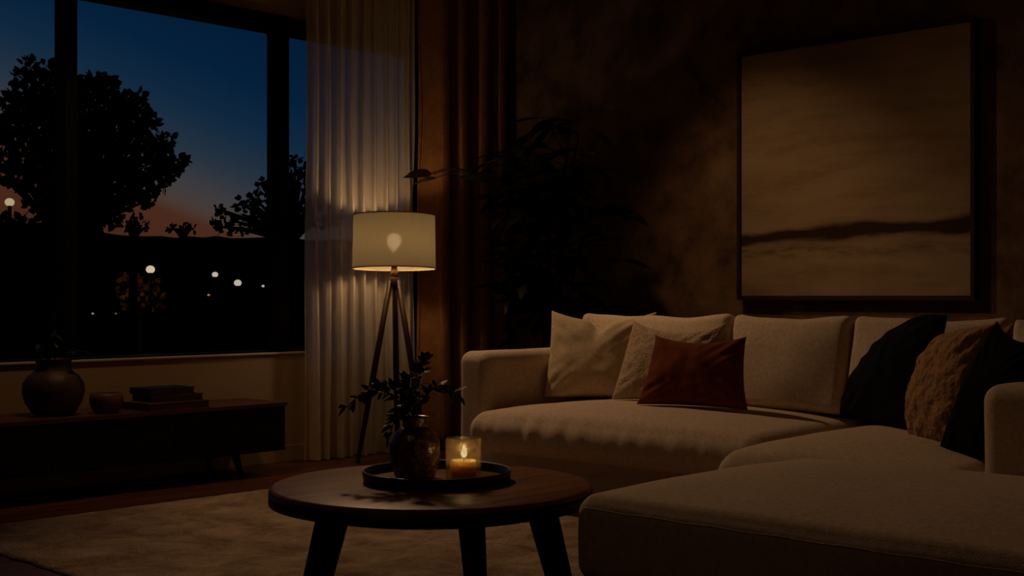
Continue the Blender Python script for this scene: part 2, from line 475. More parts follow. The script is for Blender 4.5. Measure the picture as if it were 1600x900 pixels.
for x, y in ((4.62, 4.58), (5.45, 4.58), (4.66, 3.2), (5.45, 3.0), (2.95, 2.30), (2.95, 1.16), (3.90, 1.16), (5.45, 1.7)):
    bm = bmesh.new(); add_box(bm, sl((x - .03, y - .03, .0155 if x < 5.05 else .001)), sl((x + .03, y + .03, .075)), .004)
    link_bm('foot', bm, M['black_metal'], sofa, False)

# ------------------------------------------------------------------ scatter cushions
def pillow(name, base, yaw, lean, corners, bows, th, mat, label, seed, wr=.012, sharp=2.0, n=44, back=0.0, fuzz=0.0, dent=None):
    """corners TL TR BR BL in the cushion's own plane; bows pull edges in (+) or out (-)."""
    a, l = math.radians(yaw), math.radians(lean)
    ex = Vector((math.sin(a), -math.cos(a), 0)); nb = Vector((math.cos(a), math.sin(a), 0))
    ez = Vector((0, 0, 1)) * math.cos(l) + nb * math.sin(l); ny = nb * math.cos(l) - Vector((0, 0, 1)) * math.sin(l)
    TL, TR, BR, BL = [Vector(c) for c in corners]
    bm = bmesh.new(); sides = []
    def mapc(i): return math.sin((i / n * 2 - 1) * PI / 2) * .35 + (i / n * 2 - 1) * .65
    border = {}
    def plane_pt(u, v):
        s, t = (u + 1) / 2, (v + 1) / 2
        p = BL * (1 - s) * (1 - t) + BR * s * (1 - t) + TR * s * t + TL * (1 - s) * t
        bt, br_, bb, bl = bows
        ku, kv = 1 - u * u, 1 - v * v
        w = (BR - BL).length; h = (TL - BL).length
        up = (TL + TR - BL - BR).normalized(); rt = (TR + BR - TL - BL).normalized()
        if dent: p = p - up * (dent[1] * math.exp(-((u - dent[0]) / dent[2]) ** 2) * t * t)
        p = p - up * (bt * ku * t) + up * (bb * ku * (1 - t)) - rt * (br_ * kv * s) + rt * (bl * kv * (1 - s))
        return p
    for sg in (-1, 1):
        g = []
        for j in range(n + 1):
            row = []
            for i in range(n + 1):
                u, v = mapc(i), mapc(j)
                edge = i in (0, n) or j in (0, n)
                if edge and (i, j) in border: row.append(border[(i, j)]); continue
                p = plane_pt(u, v)
                q = max(0.0, (1 - abs(u) ** sharp)) * max(0.0, (1 - abs(v) ** sharp))
                d = th / 2 * q ** .42
                d += (wr * nz(p.x, p.y, sg, 7, seed) + wr * .7 * nz(p.x, p.y, sg, 16, seed + 2)) * min(1, q * 3)
                # creases running in from the corners
                cr = abs(u) * abs(v)
                d += wr * .8 * math.sin((abs(u) - abs(v)) * 16 + seed) * cr * min(1, q * 4)
                if fuzz: d += fuzz * nz(p.x, p.y, sg, 45, seed + 5) * min(1, q * 4)
                vv = bm.verts.new(ex * p.x + ez * p.y + ny * (d * sg + back))
                if edge: border[(i, j)] = vv
                row.append(vv)
            g.append(row)
        for j in range(n):
            for i in range(n):
                f = (g[j][i], g[j][i + 1], g[j + 1][i + 1], g[j + 1][i])
                try: bm.faces.new(f if sg < 0 else f[::-1])
                except ValueError: pass
    o = link_bm(name, bm, mat, None, True, Vector(base))
    return tag(o, label, 'cushion')

pillow('throw_pillow', (5.0, 4.276, .478), 28, 16, [(-.177, .466), (.383, .461), (.30, -.002), (-.19, -.004)], (.055, .03, .012, .012), .17, M['beige'],
       'plain beige linen throw pillow with a dented top beside the left sofa arm', 3, wr=.009, dent=(.0, .060, .16))
pillow('throw_pillow', (4.98, 3.867, .488), 14, 16, [(-.084, .405), (.408, .40), (.371, 0), (-.155, 0)], (.055, .02, .01, .01), .15, M['boucle'],
       'sand boucle throw pillow between the plain beige pillow and the rust pillow', 9, fuzz=.004, wr=.008)
pillow('throw_pillow', (4.82, 3.44, .492), 10, 14, [(-.231, .334), (.23, .336), (.271, 0), (-.288, 0)], (.036, .02, .008, .018), .15, M['rust'],
       'rust red lumbar pillow in front of the boucle pillow on the sofa seat', 14)
pillow('throw_pillow', (4.78, 2.455, .468), -32, 20, [(-.27, .33), (.158, .485), (.20, 0), (-.394, .015)], (-.055, .02, .01, -.04), .17, M['black_cloth'],
       'black throw pillow leaning on the back cushion at the start of the chaise', 21)
pillow('throw_pillow', (4.88, 2.22, .47), -12, 16, [(-.13, .36), (.185, .447), (.20, 0), (-.142, 0)], (.03, .02, .01, .01), .10, M['fur'],
       'brown patterned pillow of which only the top corner shows behind the textured pillow', 25, fuzz=.006)
pillow('throw_pillow', (4.52, 2.12, .448), -30, 16, [(-.151, .417), (.175, .472), (.20, 0), (-.17, -.003)], (.0, .02, .0, -.055), .21, M['fur'],
       'brown textured pillow standing between the two black pillows on the chaise', 28, fuzz=.008, wr=.014)
pillow('throw_pillow', (4.36, 1.965, .446), -22, 14, [(.057, .483), (.326, .434), (.16, -.01), (-.10, .0)], (.05, .02, .0, -.01), .12, M['black_cloth'],
       'black throw pillow with a pointed corner squeezed against the right sofa arm', 33)

# ------------------------------------------------------------------ rug
def rug_mat():
    m, nt, out = new_mat('distressed_wool')
    b = nd(nt, 'ShaderNodeBsdfPrincipled', Roughness=1.0); b.inputs['Specular IOR Level'].default_value = .03
    b.inputs['Sheen Weight'].default_value = .1
    v = coords(nt, (1, 1, 1))
    n = nd(nt, 'ShaderNodeTexNoise', Scale=4.2, Detail=12.0, Roughness=.75, Distortion=.6)
    nt.links.new(v, n.inputs['Vector'])
    r = ramp(nt, [(.36, (.19, .118, .068)), (.50, (.36, .26, .17)), (.64, (.50, .38, .27))])
    nt.links.new(n.outputs['Fac'], r.inputs['Fac']); nt.links.new(r.outputs['Color'], b.inputs['Base Color'])
    n2 = nd(nt, 'ShaderNodeTexNoise', Scale=70.0, Detail=5.0)
    nt.links.new(v, n2.inputs['Vector'])
    bp = nd(nt, 'ShaderNodeBump', Strength=.9, Distance=.02)
    nt.links.new(n2.outputs['Fac'], bp.inputs['Height']); nt.links.new(bp.outputs['Normal'], b.inputs['Normal'])
    nt.links.new(b.outputs[0], out.inputs['Surface'])
    return m
bm = bmesh.new()
rx0, rx1, ry0, ry1 = 2.22, 5.0, 1.6, 5.46
nx_, ny_ = 120, 150; g = []
for j in range(ny_ + 1):
    row = []
    for i in range(nx_ + 1):
        x = rx0 + (rx1 - rx0) * i / nx_; y = ry0 + (ry1 - ry0) * j / ny_
        if i in (0, nx_): x += .012 * nz(y, 0, 0, 14, 2)
        if j in (0, ny_): y += .012 * nz(x, 0, 0, 14, 4)
        e = min(i, nx_ - i, j, ny_ - j)
        z = (.004 if e == 0 else .012) + .002 * nz(x, y, 0, 22)
        row.append(bm.verts.new((x, y, z)))
    g.append(row)
for j in range(ny_):
    for i in range(nx_): bm.faces.new((g[j][i], g[j][i + 1], g[j + 1][i + 1], g[j + 1][i]))
bd = [g[0][i] for i in range(nx_ + 1)] + [g[j][nx_] for j in range(1, ny_ + 1)] + [g[ny_][i] for i in range(nx_ - 1, -1, -1)] + [g[j][0] for j in range(ny_ - 1, 0, -1)]
low = [bm.verts.new((v.co.x, v.co.y, .0005)) for v in bd]
for i in range(len(bd)):
    k = (i + 1) % len(bd); bm.faces.new((bd[i], low[i], low[k], bd[k]))
bm.faces.new(low)
tag(link_bm('area_rug', bm, rug_mat()), 'mottled beige and brown wool rug under the coffee table', 'rug')

# ------------------------------------------------------------------ coffee table
CT = Vector((2.727, 2.937, 0))
vr = Vector((.689, -.725, 0)); vf = Vector((.725, .689, 0))      # two handy horizontal axes at 45 degrees to the walls
ct = thing('coffee_table', 'round dark wood coffee table with splayed legs on the beige rug', 'table', CT)
R_, th_ = .50, .050
prof = [(0, .366), (R_ - .012, .366), (R_ - .003, .370), (R_, .380), (R_, .404), (R_ - .004, .413), (R_ - .012, .416), (R_ * .6, .416), (0, .416)]
lathe('tabletop', prof, M['table_wood'], ct, 96)
lathe('rim_band', [(R_ - .004, .366), (R_ + .003, .366), (R_ + .003, .402), (R_ - .004, .402)], M['table_dark'], ct, 96)
lathe('apron', [(.40, .345), (.41, .345), (.41, .367), (.40, .367)], M['table_dark'], ct, 64)
def table_leg(off_r, off_f, splay):
    top = vr * off_r + vf * off_f
    rad = top.normalized(); tan = Vector((-rad.y, rad.x, 0))
    bot = top + rad * splay
    bm = bmesh.new(); vs = []
    for (c, z, w, d) in ((bot, .013, .038, .022), (top, .366, .050, .026)):
        for su, sv in ((-1, -1), (1, -1), (1, 1), (-1, 1)):
            q = c + vr * (w * su) + vf * (d * sv)
            vs.append(bm.verts.new((q.x, q.y, z)))
    for f in ((3, 2, 1, 0), (4, 5, 6, 7), (0, 1, 5, 4), (1, 2, 6, 5), (2, 3, 7, 6), (3, 0, 4, 7)): bm.faces.new([vs[i] for i in f])
    bmesh.ops.bevel(bm, geom=list(bm.edges), offset=.006, segments=2, affect='EDGES')
    link_bm('leg', bm, M['table_dark'], ct, False)
table_leg(-.275, -.20, .10); table_leg(.335, -.02, .09); table_leg(.105, .30, .07)

tray = thing('serving_tray', 'round black tray with a low rim in the middle of the coffee table', 'tray', (2.775, 2.965, .416))
lathe('tray_base', [(0, .0005), (.222, .0005), (.226, .004), (.222, .009), (0, .009)], M['table_wood'], tray, 72)
lathe('rim', [(.222, .0008), (.231, .001), (.236, .034), (.233, .037), (.229, .035), (.224, .008)], M['black_metal'], tray, 72)

# glazed vase with sprigs
jar = thing('ceramic_vase', 'brown crackle glazed vase holding leafy sprigs on the round tray', 'vase', (2.735, 3.025, .4255))
def glaze():
    m, nt, out = new_mat('crackle_glaze')
    b = nd(nt, 'ShaderNodeBsdfPrincipled', Roughness=.28); b.inputs['Specular IOR Level'].default_value = .5
    v = coords(nt)
    vo = nd(nt, 'ShaderNodeTexVoronoi', Scale=55.0, feature='DISTANCE_TO_EDGE'); nt.links.new(v, vo.inputs['Vector'])
    n = nd(nt, 'ShaderNodeTexNoise', Scale=30.0, Detail=6.0, Roughness=.7); nt.links.new(v, n.inputs['Vector'])
    r = ramp(nt, [(.42, (.035, .014, .007)), (.58, (.16, .075, .028)), (.70, (.55, .36, .15))])
    nt.links.new(n.outputs['Fac'], r.inputs['Fac']); nt.links.new(r.outputs['Color'], b.inputs['Base Color'])
    bp = nd(nt, 'ShaderNodeBump', Strength=.5, Distance=.004); nt.links.new(vo.outputs['Distance'], bp.inputs['Height'])
    nt.links.new(bp.outputs['Normal'], b.inputs['Normal']); nt.links.new(b.outputs[0], out.inputs['Surface'])
    return m
M['glaze'] = glaze()
lathe('body', [(0, .0), (.055, .0), (.064, .006), (.078, .05), (.081, .085), (.078, .115), (.066, .140), (.048, .155), (.0415, .160), (.036, .157), (.058, .137), (.071, .112), (.074, .085), (.070, .05), (.055, .012), (0, .010)], M['glaze'], jar, 64)
lathe('neck', [(.0385, .155), (.039, .172), (.042, .186), (.045, .192), (.043, .194), (.038, .187), (.035, .172), (.035, .155)], M['glaze'], jar, 64)

def add_leaf(bm, p, d, up, L, W, curl=.15, nseg=4):
    d = d.normalized(); s = d.cross(up)
    if s.length < 1e-4: s = d.orthogonal()
    s.normalize(); nrm = s.cross(d).normalized()
    prev = None
    for i in range(nseg + 1):
        t = i / nseg
        w = W * math.sin(PI * min(1, (t * .93 + .07)) ** .85) ** .9 if 0 < t < 1 else .0005
        c = p + d * (L * t) - nrm * (curl * L * t * t)
        row = (bm.verts.new(c - s * w + nrm * (.18 * w)), bm.verts.new(c), bm.verts.new(c + s * w + nrm * (.18 * w)))
        if prev:
            bm.faces.new((prev[0], prev[1], row[1], row[0])); bm.faces.new((prev[1], prev[2], row[2], row[1]))
        prev = row

def bez(a, b, c, n=12):
    return [a * (1 - t) ** 2 + b * 2 * t * (1 - t) + c * t * t for t in [i / n for i in range(n + 1)]]

def sprig(tip_r, tip_z, tip_f, label, nleaf, seed, droop=.0):
    rnd = random.Random(seed)
    base = Vector((2.735, 3.025, .60))
    root = thing('leafy_sprig', label, 'sprig', base, 0, 'dark sprigs in the coffee table vase')
    tip = vr * tip_r + vf * tip_f + Vector((0, 0, tip_z))
    off = Vector((rnd.uniform(-.012, .012), rnd.uniform(-.012, .012), 0))
    a = Vector((0, 0, -.06)) + off * .5
    pts = [a] + bez(off + Vector((0, 0, .01)), tip * .45 + Vector((0, 0, .10 + droop)), tip, 14)
    bm = bmesh.new(); add_tube(bm, pts, [.0032 - .0018 * i / (len(pts) - 1) for i in range(len(pts))], 6)
    link_bm('stem', bm, M['stem'], root)
    bm = bmesh.new()
    for i in range(nleaf):
        t = .15 + .85 * (i + .5) / nleaf
        k = min(len(pts) - 2, 1 + int(t * (len(pts) - 2)))
        p = pts[k].lerp(pts[min(k + 1, len(pts) - 1)], rnd.random())
        ax = (pts[min(k + 1, len(pts) - 1)] - pts[k - 1]).normalized()
        side = Vector((rnd.uniform(-1, 1), rnd.uniform(-1, 1), rnd.uniform(-.7, 1))).normalized()
        side = (side - ax * side.dot(ax)).normalized()
        add_leaf(bm, p, ax * .55 + side, Vector((rnd.uniform(-.6, .6), rnd.uniform(-.6, .6), 1)), rnd.uniform(.030, .048), rnd.uniform(.009, .014), rnd.uniform(-.1, .35))
    add_leaf(bm, pts[-1], pts[-1] - pts[-2], Vector((.3, .2, 1)), .040, .011)
    link_bm('foliage', bm, M['sprig'], root)
sprig(-.215, .050, -.02, 'dark leafy sprig reaching furthest left out of the glazed vase', 40, 1, .05)
sprig(-.135, .095, .05, 'dark leafy sprig rising left in front of the lamp legs', 36, 2)
sprig(.035, .195, .03, 'tallest dark leafy sprig standing upright in the glazed vase', 34, 3)
sprig(.135, .080, .05, 'dark leafy sprig bending right towards the sofa arm', 28, 4, .04)
sprig(-.075, -.040, -.07, 'dark leafy sprig drooping over the front left of the glazed vase', 32, 5, .03)
sprig(-.03, .120, -.04, 'bushy dark sprig in the middle of the glazed vase', 42, 6)

# candle in a glass
gl = thing('candle_glass', 'round mottled amber glass holder around the lit candle', 'candle holder', (2.785, 2.855, .4255))
def amber():
    m, nt, out = new_mat('mottled_amber_glass')
    v = coords(nt)
    n = nd(nt, 'ShaderNodeTexNoise', Scale=75.0, Detail=5.0, Roughness=.65); nt.links.new(v, n.inputs['Vector'])
    r = ramp(nt, [(.42, (.05, .05, .05)), (.72, (.30, .30, .30))]); nt.links.new(n.outputs['Fac'], r.inputs['Fac'])
    tr = nd(nt, 'ShaderNodeBsdfTransparent'); tr.inputs['Color'].default_value = (.98, .93, .82, 1)
    tl = nd(nt, 'ShaderNodeBsdfTranslucent'); tl.inputs['Color'].default_value = (.65, .45, .22, 1)
    df = nd(nt, 'ShaderNodeBsdfGlossy', Roughness=.25); df.inputs['Color'].default_value = (.8, .7, .5, 1)
    m1 = nd(nt, 'ShaderNodeMixShader'); nt.links.new(r.outputs['Color'], m1.inputs[0])
    nt.links.new(tr.outputs[0], m1.inputs[1]); nt.links.new(tl.outputs[0], m1.inputs[2])
    m2 = nd(nt, 'ShaderNodeMixShader'); m2.inputs[0].default_value = .06
    nt.links.new(m1.outputs[0], m2.inputs[1]); nt.links.new(df.outputs[0], m2.inputs[2])
    nt.links.new(m2.outputs[0], out.inputs['Surface'])
    return m
lathe('glass_wall', [(.046, .001), (.0545, .006), (.056, .02), (.056, .125), (.0555, .132), (.0535, .134), (.0525, .131), (.0525, .012)], amber(), gl, 64)
lathe('glass_base', [(0, .0005), (.046, .0005), (.0515, .004), (.0515, .010), (0, .010)], amber(), gl, 64)
cd = thing('pillar_candle', 'short lit ivory pillar candle burning inside the amber glass', 'candle', (2.785, 2.855, .4362))
lathe('wax_body', [(0, 0), (.0395, 0), (.0402, .004), (.0402, .050), (.0385, .054), (.033, .0535), (.020, .050), (0, .049)], M['wax'], cd, 48)
bm = bmesh.new(); add_tube(bm, [(0, 0, .047), (.001, 0, .056), (.003, .001, .062)], .0012, 6)
wick = link_bm('wick', bm, M['wick'], cd)
lathe('flame', [(0, .0), (.0060, .003), (.0100, .011), (.0096, .019), (.0064, .029), (.0028, .038), (0, .046)], emit('flame_glow', (1, .82, .50), .95), wick, 20, loc=(.003, .001, .060))

# ------------------------------------------------------------------ tripod floor lamp
LP = Vector((5.139, 5.87, 0))
lamp = thing('tripod_floor_lamp', 'tripod floor lamp with a drum linen shade glowing before the sheer curtain', 'lamp', LP)
lamp.scale = (1.022, 1.022, 1.005)
zs0, zs1, rs = 1.163, 1.482, .247
shade = lathe('lamp_shade', [(rs, zs0), (rs - .002, zs0 + .08), (rs - .003, zs0 + .16), (rs - .004, zs0 + .24), (rs - .005, zs1)], M['shade'], lamp, 96)
M['trim_cloth'] = pbr('shade_trim', (.50, .36, .20), .8, .1, var=.1)
for z_, r_ in ((zs0, rs), (zs1, rs - .005)):
    lathe('shade_ring', [(r_ - .003, z_ - .003), (r_ + .0015, z_ - .003), (r_ + .0015, z_ + .004), (r_ - .003, z_ + .004), (r_ - .003, z_ - .003)], M['trim_cloth'], shade, 96)
sc_ = Vector((0, 0, (zs0 + zs1) / 2))
shade.matrix_local = Matrix.Translation(sc_) @ Matrix.Rotation(math.radians(-2.0), 4, vr) @ Matrix.Translation(-sc_)
bm = bmesh.new()
for k in range(3):
    a = k * 2 * PI / 3 + .4
    add_tube(bm, [(0, 0, 1.215), (math.cos(a) * (rs - .006), math.sin(a) * (rs - .006), 1.200)], .0025, 6)
link_bm('shade_spider', bm, M['brass'], shade)
lathe('socket', [(0, 1.11), (.020, 1.11), (.024, 1.135), (.020, 1.150), (.017, 1.175), (.026, 1.182), (.026, 1.192), (.017, 1.198), (.017, 1.265), (0, 1.265)], M['brass'], lamp, 32)
lathe('hub', [(0, 1.050), (.028, 1.050), (.034, 1.064), (.034, 1.098), (.024, 1.112), (0, 1.112)], M['lamp_wood'], lamp, 32)
lathe('bulb', [(0, 1.262), (.014, 1.266), (.016, 1.282), (.032, 1.298), (.043, 1.320), (.044, 1.336), (.036, 1.358), (.020, 1.371), (0, 1.375)], emit('bulb_glow', (1, .68, .36), 72.0), lamp, 24)
for offr, offf in ((-.205, -.10), (.0, .22), (.205, -.10)):
    f = vr * offr + vf * offf
    d = f.normalized()
    bm = bmesh.new(); add_tube(bm, [f + Vector((0, 0, .002)), f * .5 + d * .012 + Vector((0, 0, .55)), d * .024 + Vector((0, 0, 1.09))], [.013, .018, .016], 12)
    link_bm('leg', bm, M['lamp_wood'], lamp)

# ------------------------------------------------------------------ media console and what stands on it
con = thing('media_console', 'low dark walnut console on splayed legs under the window', 'console', (3.0, 6.07, 0))
cL = Vector(con.location)
def cb(name, lo, hi, mat, bev=.003): return box(name, Vector(lo) - cL, Vector(hi) - cL, mat, con, bev)
cx0, cx1, cy0, cy1, ctop = 1.55, 4.335, 5.86, 6.29, .407
cb('body', (cx0, cy0 + .018, .138), (cx1, cy1, ctop - .022), M['walnut'])
cb('top', (cx0 - .002, cy0, ctop - .022), (cx1 + .002, cy1, ctop), M['walnut_top'])
for k in range(4):
    w = (cx1 - cx0 - .05) / 4
    cb('drawer_front', (cx0 + .025 + k * w + .003, cy0 + .004, .152), (cx0 + .025 + (k + 1) * w - .003, cy0 + .020, ctop - .028), M['walnut'])
for x, sx in ((cx0 + .25, -1), (cx1 - .30, 1)):
    for y, sy in ((cy0 + .07, -1), (cy1 - .09, 1)):
        bm = bmesh.new(); add_tube(bm, [Vector((x + sx * .035, y + sy * .02, .001)) - cL, Vector((x, y, .140)) - cL], [.013, .024], 12)
        link_bm('leg', bm, M['walnut'], con)

vase = thing('clay_vase', 'round dark clay vase with a few drooping leaves at the left end of the console', 'vase', (3.06, 6.07, .4075))
lathe('body', [(0, 0), (.085, 0), (.100, .008), (.135, .06), (.150, .115), (.146, .160), (.120, .200), (.094, .216)], M['clay'], vase, 64)
lathe('neck', [(.096, .214), (.086, .225), (.083, .250), (.086, .272), (.090, .280), (.084, .281), (.078, .270), (.075, .250), (.078, .22)], M['clay'], vase, 64)
for k, (dr_, lb) in enumerate(((-.10, 'short dark leafy stem hanging over the left rim of the clay vase'), (.155, 'short dark leafy stem hanging over the right rim of the clay vase'), (.02, 'dark leafy stem standing up in the clay vase before the window'))):
    rnd = random.Random(50 + k)
    root = thing('vase_stem', lb, 'stem', (3.06, 6.07, .67), 0, 'dark stems in the clay vase')
    tip = vr * dr_ + Vector((0, 0, .04 if k < 2 else .25)) + vf * (-.03 * k)
    pts = [Vector((vr.x * dr_ * .1, vr.y * dr_ * .1, -.12))] + bez(vr * dr_ * .3 + Vector((0, 0, .0)), vr * dr_ * .7 + Vector((0, 0, .10 if k < 2 else .15)), tip, 10)
    bm = bmesh.new(); add_tube(bm, pts, .003, 6); link_bm('stem', bm, M['stem'], root)
    bm = bmesh.new()
    for i in range(16):
        p = pts[2 + i % (len(pts) - 2)]
        add_leaf(bm, p, Vector((rnd.uniform(-1, 1), rnd.uniform(-1, 1), rnd.uniform(-.8, .5))), Vector((0, 0, 1)), .055, .013, .3)
    link_bm('foliage', bm, M['sprig'], root)

cup = thing('stoneware_bowl', 'small brown stoneware bowl between the clay vase and the stacked books', 'bowl', (3.30, 5.985, .4075))
lathe('body', [(0, 0), (.052, 0), (.064, .008), (.082, .045), (.084, .075), (.078, .100), (.072, .103), (.071, .098), (.074, .072), (.066, .03), (0, .018)], M['cup'], cup, 48)

def book(name, cx, cy, z, w, d, h, rz, cover, label):
    t = thing(name, label, 'book', (cx, cy, z), rz, 'books stacked on the console')
    bm = bmesh.new(); c = .004
    add_box(bm, (-w / 2, -d / 2, 0), (w / 2, d / 2, c), .001)
    add_box(bm, (-w / 2, -d / 2, h - c), (w / 2, d / 2, h), .001)
    add_box(bm, (-w / 2, d / 2 - c, c), (w / 2, d / 2, h - c))
    link_bm('cover', bm, cover, t, False)
    bm = bmesh.new(); add_box(bm, (-w / 2 + .006, -d / 2 + .006, c), (w / 2 - .006, d / 2 - c, h - c))
    link_bm('pages', bm, M['paper'], t, False)
book('coffee_table_book', 3.655, 6.005, .4078, .37, .27, .040, math.radians(3), M['book_tan'], 'wide tan book at the bottom of the stack on the console')
book('coffee_table_book', 3.675, 6.015, .4485, .30, .22, .036, math.radians(-4), M['book_red'], 'red book in the middle of the stack on the console')
book('coffee_table_book', 3.645, 6.020, .4852, .27, .20, .034, math.radians(2), M['book_dark'], 'black book on top of the stack on the console')

# ------------------------------------------------------------------ big plant in the corner
pl = thing('potted_fig', 'tall dark leafy plant in the corner behind the sofa arm', 'plant', (5.88, 5.25, 0))
lathe('pot', [(0, .001), (.13, .001), (.145, .01), (.175, .30), (.182, .33), (.180, .345), (.170, .345), (.165, .31), (.160, .30)], M['pot'], pl, 48)
lathe('soil', [(0, .302), (.10, .305), (.164, .298)], M['soil'], pl, 32)
rnd = random.Random(11)
stems = []
bmS = bmesh.new()
for k in range(7):
    a = 2 * PI * k / 7 + rnd.uniform(-.3, .3)
    out_ = rnd.uniform(.12, .34); h = rnd.uniform(1.45, 2.05)
    tip = Vector((math.cos(a) * out_, math.sin(a) * out_, h))
    pts = bez(Vector((math.cos(a) * .04, math.sin(a) * .04, .29)), Vector((math.cos(a) * .05, math.sin(a) * .05, h * .65)), tip, 14)
    add_tube(bmS, pts, [.014 - .009 * i / 14 for i in range(15)], 8); stems.append(pts)
bmL = bmesh.new()
def safe(p, d, L):
    w = Vector((5.88, 5.25, 0)) + p + d.normalized() * L
    return w.x < 6.36 and w.y < 5.94 and not (w.z < .95 and w.x < 5.72 and w.y < 4.75)
cnt = 0
while cnt < 210:
    pts = rnd.choice(stems); k = rnd.randint(5, 14); p = pts[k]
    a = rnd.uniform(0, 2 * PI); d = Vector((math.cos(a), math.sin(a), rnd.uniform(-.5, .7)))
    pet = d.normalized() * rnd.uniform(.06, .34)
    L = rnd.uniform(.16, .27)
    if not safe(p, d, L + pet.length + .03): continue
    q = p + pet
    add_tube(bmS, [p, p + pet * .5 + Vector((0, 0, .01)), q], .003, 5)
    add_leaf(bmL, q, d + Vector((0, 0, -.25)), Vector((rnd.uniform(-.5, .5), rnd.uniform(-.5, .5), 1)), L, L * rnd.uniform(.17, .26), rnd.uniform(.05, .4), 6)
    cnt += 1
# long arching fronds that reach towards the lamp
for tx, ty, tz, L in ((-.495, .545, 1.752, .20), (-.465, .585, 1.765, .22), (-.445, .555, 1.738, .21)):
    tip = Vector((tx, ty, tz))
    base = stems[2][9]
    pts = bez(base, Vector((tx * .55, ty * .55, tz + .14)), tip, 10)
    add_tube(bmS, pts, .0035, 5)
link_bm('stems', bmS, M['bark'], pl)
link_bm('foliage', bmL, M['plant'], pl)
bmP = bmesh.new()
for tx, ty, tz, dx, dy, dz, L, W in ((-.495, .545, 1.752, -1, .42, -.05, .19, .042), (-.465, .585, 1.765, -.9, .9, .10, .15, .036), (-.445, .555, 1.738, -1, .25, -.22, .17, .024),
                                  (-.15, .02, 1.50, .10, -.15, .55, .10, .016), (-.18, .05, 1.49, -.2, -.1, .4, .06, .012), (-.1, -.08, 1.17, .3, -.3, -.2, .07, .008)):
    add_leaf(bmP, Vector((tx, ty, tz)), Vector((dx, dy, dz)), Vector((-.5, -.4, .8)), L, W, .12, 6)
tag(link_bm('lit_foliage', bmP, M['plant_lit'], pl), 'leaves coloured pale for the lamp light on them')

# ------------------------------------------------------------------ outside
GZ = -3.6
structure(box('ground_outside', (-60, YW + .5, GZ - .3), (90, 140, GZ), M['ground']))
bm = bmesh.new(); ridge = []
for i in range(121):
    x = -20 + 110 * i / 120
    y = 64 - .28 * (x - 10) * 0
    h = 4.75 + .35 * nz(x, 0, 0, .12, 3) + .18 * nz(x, 0, 0, .9, 5) - .010 * (x - 20)
    ridge.append((x, y, h))
vb = [[bm.verts.new((x, y + dy, z)) for (x, y, h) in ridge for z in [zz(h)]] for dy, zz in ((-6, lambda h: GZ), (-2, lambda h: h * .8), (0, lambda h: h), (8, lambda h: h * .9), (14, lambda h: GZ))]
for a, b in zip(vb, vb[1:]):
    for i in range(120): bm.faces.new((a[i], a[i + 1], b[i + 1], b[i]))
tag(structure(link_bm('hill_outside', bm, M['ground'])), None)

CAMZ = 1.0
def out_pt(r, up, dist):
    """r, up: tangents of bearing and height seen from the sofa end of the room; dist: metres out."""
    p = vf * dist + vr * (r * dist)
    return Vector((p.x, p.y, CAMZ + up * dist))

def rosette(bm, c, rad, nl, rnd, L):
    for _ in range(nl):
        d = Vector((rnd.gauss(0, 1), rnd.gauss(0, 1), rnd.gauss(0, 1))).normalized()
        p = c + d * rad * rnd.random() ** .5
        add_leaf(bm, p, d + Vector((rnd.uniform(-.6, .6), rnd.uniform(-.6, .6), rnd.uniform(-.6, .6))), Vector((rnd.uniform(-1, 1), rnd.uniform(-1, 1), rnd.uniform(-1, 1))), L * rnd.uniform(.7, 1.25), L * rnd.uniform(.36, .5), .1, 3)

def tree(name, label, clusters, trunk, dist, nl, L, seed, mat=None, spread=.6, group=None):
    rnd = random.Random(seed)
    tb = out_pt(trunk[0], 0, dist); tb.z = GZ
    root = thing(name, label, 'tree', tb, 0, group)
    bmL, bmT = bmesh.new(), bmesh.new()
    fork = out_pt(trunk[0], trunk[1], dist) - tb
    add_tube(bmT, [Vector((0, 0, 0)), fork * .5, fork], [.016 * dist ** .9 * .55, .012 * dist ** .9 * .5, .008 * dist ** .9 * .5], 10)
    for (r, up, rad) in clusters:
        c = out_pt(r, up, dist + rnd.uniform(-spread, spread)) - tb
        R = rad * dist
        rosette(bmL, c, R, max(8, int(nl * 3.2 * (rad / .012) ** 1.8)), rnd, L)
        mid = fork.lerp(c, .5) + Vector((0, 0, .15 * R + .1))
        add_tube(bmT, bez(fork, mid, c, 6), [.0022 * dist * (1 - i / 7) + .01 for i in range(7)], 6)
    link_bm('trunk', bmT, M['outbark'], root)
    link_bm('foliage', bmL, mat or M['outleaf'], root)

